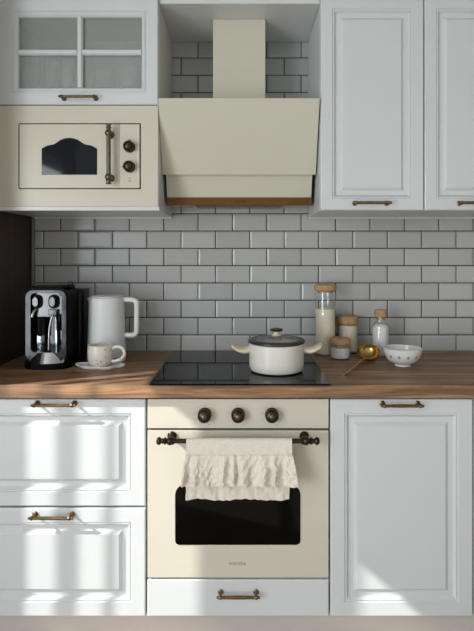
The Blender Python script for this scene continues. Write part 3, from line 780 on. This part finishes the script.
# gold ladle resting on the worktop
Dl = 2.035; lx, ly = WX(368.6, Dl), YY(Dl)
ld = thing('ladle', 'polished gold ladle lying on the worktop between jars and bowl', 'ladle', (lx, ly, CT))
bm = NB(); Rl = 0.0435
ax = Vector((-0.10, -0.52, 0.85)).normalized()       # opening direction, tipped to the front
rot = Vector((0, 0, 1)).rotation_difference(ax).to_matrix()
prof = []
for k in range(13):
    a = PI / 2 * k / 12; prof.append((Rl * math.sin(a), -Rl * 0.82 * math.cos(a)))
prof += [(Rl + .0008, 0.0006), (Rl - .001, 0.0012)]
for k in range(12, -1, -1):
    a = PI / 2 * k / 12; prof.append(((Rl - .0016) * math.sin(a), -(Rl * .82 - .0016) * math.cos(a)))
lathe(bm, prof, (0, 0, 0), 'Z', 56, caps=False)
bmesh.ops.transform(bm, matrix=rot.to_4x4(), verts=bm.verts)
low = min(v.co.z for v in bm.verts)
cen = Vector((lx, ly, CT + 0.0004 - low))
bmesh.ops.translate(bm, verts=bm.verts, vec=cen)
bowl_ = part('bowl', bm, GOLD, ld, ang=50)
# handle from the rim front-left down to the worktop
Dh = (CZ - CT) * F / (376 - VY); hend = Vector((WX(343.2, Dh), YY(Dh), CT + 0.0045))
dirh = Vector((hend.x - cen.x, hend.y - cen.y, 0)).normalized()
# rim point nearest to the handle direction
best = None
for k in range(64):
    a = 2 * PI * k / 64; q_ = cen + rot @ Vector((Rl * math.cos(a), Rl * math.sin(a), 0))
    dd = Vector((q_.x - cen.x, q_.y - cen.y, 0)).normalized().dot(dirh)
    if best is None or dd > best[0]: best = (dd, q_)
rim = best[1]
mid = rim.lerp(hend, 0.45) + Vector((0, 0, 0.003))
pth = smooth_path([rim, rim.lerp(mid, .35) + Vector((0, 0, .002)), mid, rim.lerp(hend, .8), hend], 8)
bm = NB(); nn = len(pth)
tube(bm, pth, [0.0042 + 0.0018 * (i / nn) ** 2 for i in range(nn)], 12, flat=0.45); part('handle', bm, GOLD, ld)

# patterned bowl
Dw = 1.943; 
Dw = (CZ - CT) * F / (366.5 - VY) + 0.022; X = WX(402.6, Dw); Y = YY(Dw); c = Vector((X, Y, CT))
Rb = 0.0715; hb = 0.066
bm = NB()
def bprof(t): return 0.031 + (Rb - 0.031) * math.sin(t * PI / 2) ** 0.85, 0.010 + (hb - 0.010) * (1 - math.cos(t * PI / 2)) ** 0.9 if t > 0 else 0.010
outer = [(0, 0.003), (0.027, 0.003), (0.028, 0), (0.031, 0), (0.0305, 0.006)] + [bprof(k / 16) for k in range(1, 17)]
inner = [(r_ - .0028, z_ + (.0018 if z_ < hb - .01 else 0)) for r_, z_ in [bprof(k / 16) for k in range(16, 0, -1)]] + [(0.02, .0095), (0, .009)]
lathe(bm, outer + [(Rb - .0014, hb + .0012)] + inner, c, 'Z', 72, caps=False)
def on_bowl(ang, t):
    r_, z_ = bprof(t); return Vector((X + (r_ + .0004) * math.cos(ang), Y + (r_ + .0004) * math.sin(ang), CT + z_))
for k in range(13):
    a0 = -PI / 2 + 2 * PI * k / 13
    for da, dt, rr in ((0, 0.085, 0.0022), (-.05, -.02, 0.0024), (.05, -.02, .0024), (0, .03, .0028), (0, -.05, .0018), (-.03, .05, .0016), (.03, .05, .0016)):
        p0 = on_bowl(a0 + da, 0.66 + dt * .9); nrm = Vector((math.cos(a0 + da), math.sin(a0 + da), -0.6)).normalized()
        u = Vector((-math.sin(a0), math.cos(a0), 0)); w_ = nrm.cross(u)
        f = bm.faces.new([bm.verts.new(p0 + nrm * .0004 + (u * math.cos(q) + w_ * math.sin(q)) * rr) for q in [2 * PI * s / 8 for s in range(8)]]); f.material_index = 1
single('bowl', bm, [PORC, MOTIF], 'small white footed bowl with a ring of little grey motifs', 'bowl', c, ang=50)

# ------------------------------------------------------------------ mug on cloud plate
Dm = 1.925; X = WX(100.5, Dm); Y = YY(Dm)
bm = NB()
ctrl = []
shape = [(0.102, 8, 0.7), (0, 0, 0)]
n = 96; out = []
for k in range(n):
    a = 2 * PI * k / n
    rx, ry = 0.078, 0.058
    w = 1 + 0.10 * math.cos(6 * a + 0.9) + 0.04 * math.cos(3 * a + 2.2)
    x = rx * w * math.cos(a); y = ry * w * math.sin(a)
    x += 0.022 * max(0, -math.cos(a)) ** 4 + 0 
    if math.cos(a) < -0.6: x -= 0.045 * ((-math.cos(a) - .6) / .4)
    out.append((x, y))
xc = WX(103.5, Dm)
def ringp(s, z): return [bm.verts.new((xc + x * s, Y + y * s, CT + z)) for x, y in out]
rs = [ringp(.84, 0.0), ringp(.92, 0.0015), ringp(1.0, 0.0095), ringp(.985, 0.0125), ringp(.93, 0.0098), ringp(.82, 0.0062), ringp(.5, 0.006)]
for A_, B_ in zip(rs, rs[1:]):
    for k in range(n): bm.faces.new((A_[k], A_[(k + 1) % n], B_[(k + 1) % n], B_[k]))
bm.faces.new(rs[0]); bm.faces.new(rs[-1])
single('cloud_plate', bm, PORC, 'white wavy-edged plate under the speckled mug', 'plate', (xc, Y, CT), ang=60)
mz = CT + 0.0066
mug = thing('mug', 'white speckled mug standing on the wavy plate before the kettle', 'mug', (X, Y, mz))
bm = NB(); c = (X, Y, mz)
lathe(bm, [(0, 0), (0.030, 0), (0.036, 0.003), (0.0425, 0.014), (0.0465, 0.032), (0.0475, 0.05), (0.0465, 0.07), (0.0465, 0.0775), (0.0452, 0.0785), (0.0438, 0.0775), (0.0438, 0.05), (0.042, 0.03), (0.036, 0.012), (0.02, 0.006), (0, 0.006)], c, 'Z', 56, caps=False)
part('body', bm, MUG, mug, ang=50)
bm = NB(); ha = -0.12
pts = smooth_path([(0.0445, 0, .064), (0.060, 0, .0705), (0.082, 0, .068), (0.094, 0, .050), (0.086, 0, .031), (0.066, 0, .020), (0.0425, 0, .0175)], 7)
pts = [Vector((X + p_.x * math.cos(ha), Y + p_.x * math.sin(ha), mz + p_.z)) for p_ in pts]
tube(bm, pts, 0.0062, 14); part('handle', bm, MUG, mug, ang=60)

# ------------------------------------------------------------------ kettle
Dk = 2.05; X = WX(106.6, Dk); Y = YY(Dk); c = (X, Y, CT)
kt = thing('kettle', 'tall matte white electric kettle with squared handle against the tiles', 'kettle', c)
sc = Dk / F
bm = NB(); lathe(bm, [(0, 0), (0.074, 0), (0.076, 0.003), (0.076, 0.016), (0, 0.016)], c, 'Z', 56, caps=False); part('power_base', bm, KETTLE, kt, ang=40)
bm = NB(); lathe(bm, [(0, 0.018), (0.072, 0.018), (0.0755, 0.022), (0.0755, 0.03), (0.0725, 0.12), (0.0690, 0.245), (0.0675, 0.252), (0.064, 0.2545), (0.060, 0.2545), (0.060, 0.2525), (0, 0.2525)], c, 'Z', 64, caps=False)
body = part('body', bm, KETTLE, kt, ang=40)
bm = NB(); lathe(bm, [(0, 0.253), (0.0590, 0.253), (0.0590, 0.2575), (0.056, 0.2595), (0, 0.2600)], c, 'Z', 56, caps=False); part('lid', bm, KETTLE, kt, ang=40)
bm = NB()
pts = [(0.066, 0, .243), (0.100, 0, .243), (0.112, 0, .2405), (0.1195, 0, .2345), (0.1225, 0, .224), (0.1225, 0, .16), (0.1215, 0, .118), (0.118, 0, .108), (0.110, 0, .1025), (0.100, 0, .101), (0.070, 0, .101)]
pts = smooth_path([(X + a, Y + b_ - 0.15 * a + .01, CT + c_) for a, b_, c_ in pts], 4)
tube(bm, pts, 0.0102, 16, flat=0.95, up=(0, 1, 0)); part('handle', bm, KETTLE, kt, ang=60)
bm = NB(); prism(bm, [(X - 0.066, CT + 0.251), (X - 0.0745, CT + .2505), (X - 0.069, CT + .232)], Y - 0.012, Y + 0.012, bev=0.001)
part('spout', bm, KETTLE, kt)

# ------------------------------------------------------------------ espresso machine
De = 1.885; X = WX(45, De); Yf = YY(De) ; b = CT
em = thing('espresso_machine', 'chrome and black espresso machine in the dark left corner', 'coffee machine', (X, Yf + 0.13, CT))
S = De / F
def ex(px): return WX(px, De)
def ez(py): return WZ(288.5 + (py - 286.5) * 0.975, De)
# base
bm = NB(); prism(bm, rrect(ex(21.5), ex(67.5), Yf - 0.010, Yf + 0.145, 0.045, 8), b + 0.0, b + 0.022, axis='Z', bev=0.004); part('base', bm, BLACKPL, em, ang=50)
# drip tray: bowed chrome apron
bm = NB(); pts = []
for k in range(17):
    t = -1 + 2 * k / 16; pts.append((X + t * 0.066, Yf + 0.012 - 0.024 * (1 - t * t)))
lo = [(x, y - 0.004) for x, y in pts] + [(X + .066, Yf + .12), (X - .066, Yf + .12)]
hi = [(x * 1.0, y + 0.012) for x, y in pts] + [(X + .066, Yf + .12), (X - .066, Yf + .12)]
A_ = [bm.verts.new((x, y, b + 0.023)) for x, y in lo]; B_ = [bm.verts.new((x, y, b + 0.060)) for x, y in hi]
for k in range(len(A_)): bm.faces.new((A_[k], A_[(k + 1) % len(A_)], B_[(k + 1) % len(A_)], B_[k]))
bm.faces.new(A_); bm.faces.new(B_); tray = part('drip_tray', bm, CHROME, em, ang=40)
bm = NB()
for k in range(9): box(bm, X - .055, X + .055, Yf + 0.020 + k * .0095, Yf + 0.024 + k * .0095, b + .0605, b + .0625)
part('grid', bm, DCHROME, tray)
# outer arch shell
bm = NB(); out_ = rrect(ex(23.5), ex(67.0), b + 0.022, ez(286.5), 0.030, 8); inn = rrect(ex(30.0), ex(61.2), b + 0.061, ez(291.5), 0.016, 8)
ringloop(bm, out_, inn, Yf + 0.014, Yf + 0.135); shell = part('shell', bm, BLACKPL, em, ang=40)
bm = NB(); 
ringloop(bm, rrect(ex(25.0), ex(65.8), b + 0.030, ez(288.5), 0.027, 8), rrect(ex(30.0), ex(61.2), b + 0.062, ez(291.3), 0.016, 8), Yf + 0.004, Yf + 0.0145)
part('front_surround', bm, SURR, em, ang=40, label='dark chrome surround')
# chrome back panel, concave
bm = NB(); xa, xb = ex(30.6), ex(60.4); cols = []
for k in range(25):
    t = -1 + 2 * k / 24; x = (xa + xb) / 2 + t * (xb - xa) / 2; y = Yf + 0.105 - 0.045 * t * t
    cols.append((bm.verts.new((x, y, b + .058)), bm.verts.new((x, y, ez(291.5) - .001))))
for a, c_ in zip(cols, cols[1:]): bm.faces.new((a[0], c_[0], c_[1], a[1]))
part('back_panel', bm, CHROME, em, ang=80)
# head, rounded chrome block below top
bm = NB(); prism(bm, rrect(ex(31.5), ex(59.8), ez(316), ez(291.8), 0.012, 6), Yf + 0.022, Yf + 0.06, bev=0.006); head = part('head', bm, HEADM, em, ang=50)
for px, pr_ in ((35.0, 'left'), (52.0, 'right')):
    bm = NB(); xx = ex(px); prism(bm, rrect(xx - .0185, xx + .0185, ez(307.5), ez(293.2), .0165, 8), Yf + .014, Yf + .024, bev=.002)
    sr = part('socket', bm, BLACKPL, em, ang=50)
    bm = NB(); prism(bm, rrect(xx - .0095, xx + .0095, ez(305.5), ez(295.0), .009, 8), Yf + .000, Yf + .0155, bev=.003); part('lever', bm, HEADM, sr, ang=50)
# portafilter/coffee spout and black handle on left
bm = NB(); box(bm, ex(47.5), ex(56.2), Yf + .006, Yf + .030, ez(314.5), ez(308.2), bev=.003); sp = part('spout_block', bm, DCHROME, em)
bm = NB(); tube(bm, smooth_path([(ex(52), Yf + .016, ez(313)), (ex(50), Yf + .012, ez(319)), (ex(48.2), Yf + .010, ez(330)), (ex(47.4), Yf + .012, ez(350))], 6), 0.0042, 12); part('steam_wand', bm, CHROME, em)
bm = NB(); tube(bm, smooth_path([(ex(55), Yf + .014, ez(312)), (ex(57.0), Yf + .008, ez(322)), (ex(58.2), Yf + .008, ez(344))], 6), [0.005] * 6 + [.0065] * 7, 12); part('wand_sleeve', bm, BLACKPL, em)
bm = NB(); tube(bm, smooth_path([(ex(34.5), Yf + .02, ez(307)), (ex(32.6), Yf + .008, ez(311)), (ex(31.5), Yf + .004, ez(316))], 6), 0.006, 12); part('coffee_spout', bm, CHROME, em)
bm = NB(); box(bm, ex(33.2), ex(38.6), Yf + .03, Yf + .07, ez(337), ez(308), bev=.006); part('group_column', bm, BLACKPL, em)
# top plate with small knob
bm = NB(); prism(bm, rrect(ex(26), ex(65), Yf + 0.03, Yf + 0.132, 0.02, 6), ez(286.5) + .0003, ez(286.5) + .007, axis='Z', bev=.002); part('top_plate', bm, BLACKPL, em)
bm = NB(); lathe(bm, [(0, 0), (0.009, 0), (0.009, .008), (0.006, .012), (0, .013)], (ex(58) + .01, Yf + .11, ez(286.5) + .0072), 'Z', 20, caps=False); part('top_button', bm, DCHROME, em)
# water tank at the back right
bm = NB(); prism(bm, rrect(ex(48), ex(48) + 0.082, Yf + 0.1455, Yf + 0.25, 0.02, 6), b + 0.001, b + 0.285, axis='Z', bev=.004); part('water_tank', bm, SMOKE, em, ang=50)

# ------------------------------------------------------------------ light
sd = bpy.data.lights.new('sun', 'SUN'); sd.energy = 5.6; sd.angle = math.radians(0.53); sd.color = (1.0, 0.97, 0.93)
so = bpy.data.objects.new('sun', sd); C.objects.link(so)
so.rotation_euler = Vector((2.2, 1.0, -1.87)).to_track_quat('-Z', 'Y').to_euler()
so.location = (-4, -2, 3.5)
def area(name, loc, size, sizey, energy, col, direction):
    l = bpy.data.lights.new(name, 'AREA'); l.shape = 'RECTANGLE'; l.size = size; l.size_y = sizey; l.energy = energy; l.color = col
    o = bpy.data.objects.new(name, l); C.objects.link(o); o.location = loc
    o.rotation_euler = Vector(direction).to_track_quat('-Z', 'Z').to_euler()
    return o
area('window_daylight', (WLX - 0.045, (W2[0] + W2[1]) / 2, (W2[2] + W2[3]) / 2), W2[1] - W2[0], W2[3] - W2[2], 100, (0.93, 0.97, 1.0), (1, 0, 0))  # added area lamp at the second opening, fills the room with soft side light
w = bpy.data.worlds.new('world'); bpy.context.scene.world = w; w.use_nodes = True
bg = w.node_tree.nodes['Background']; bg.inputs['Color'].default_value = (0.86, 0.93, 1.0, 1); bg.inputs['Strength'].default_value = 0.62

# ------------------------------------------------------------------ camera
cd = bpy.data.cameras.new('camera'); cam = bpy.data.objects.new('camera', cd); C.objects.link(cam)
cam.location = (CX, -DB, CZ); cam.rotation_euler = (PI / 2, 0, 0)
cd.sensor_width = 36; cd.lens = F * 36 / 631; cd.shift_x = -(VX - 237) / 631; cd.shift_y = -(315.5 - VY) / 631
cd.clip_start = 0.05
sc_ = bpy.context.scene; sc_.camera = cam
vs = sc_.view_settings; vs.view_transform = 'Standard'; vs.look = 'None'; vs.gamma = 1; vs.use_curve_mapping = False; vs.exposure = 0.3
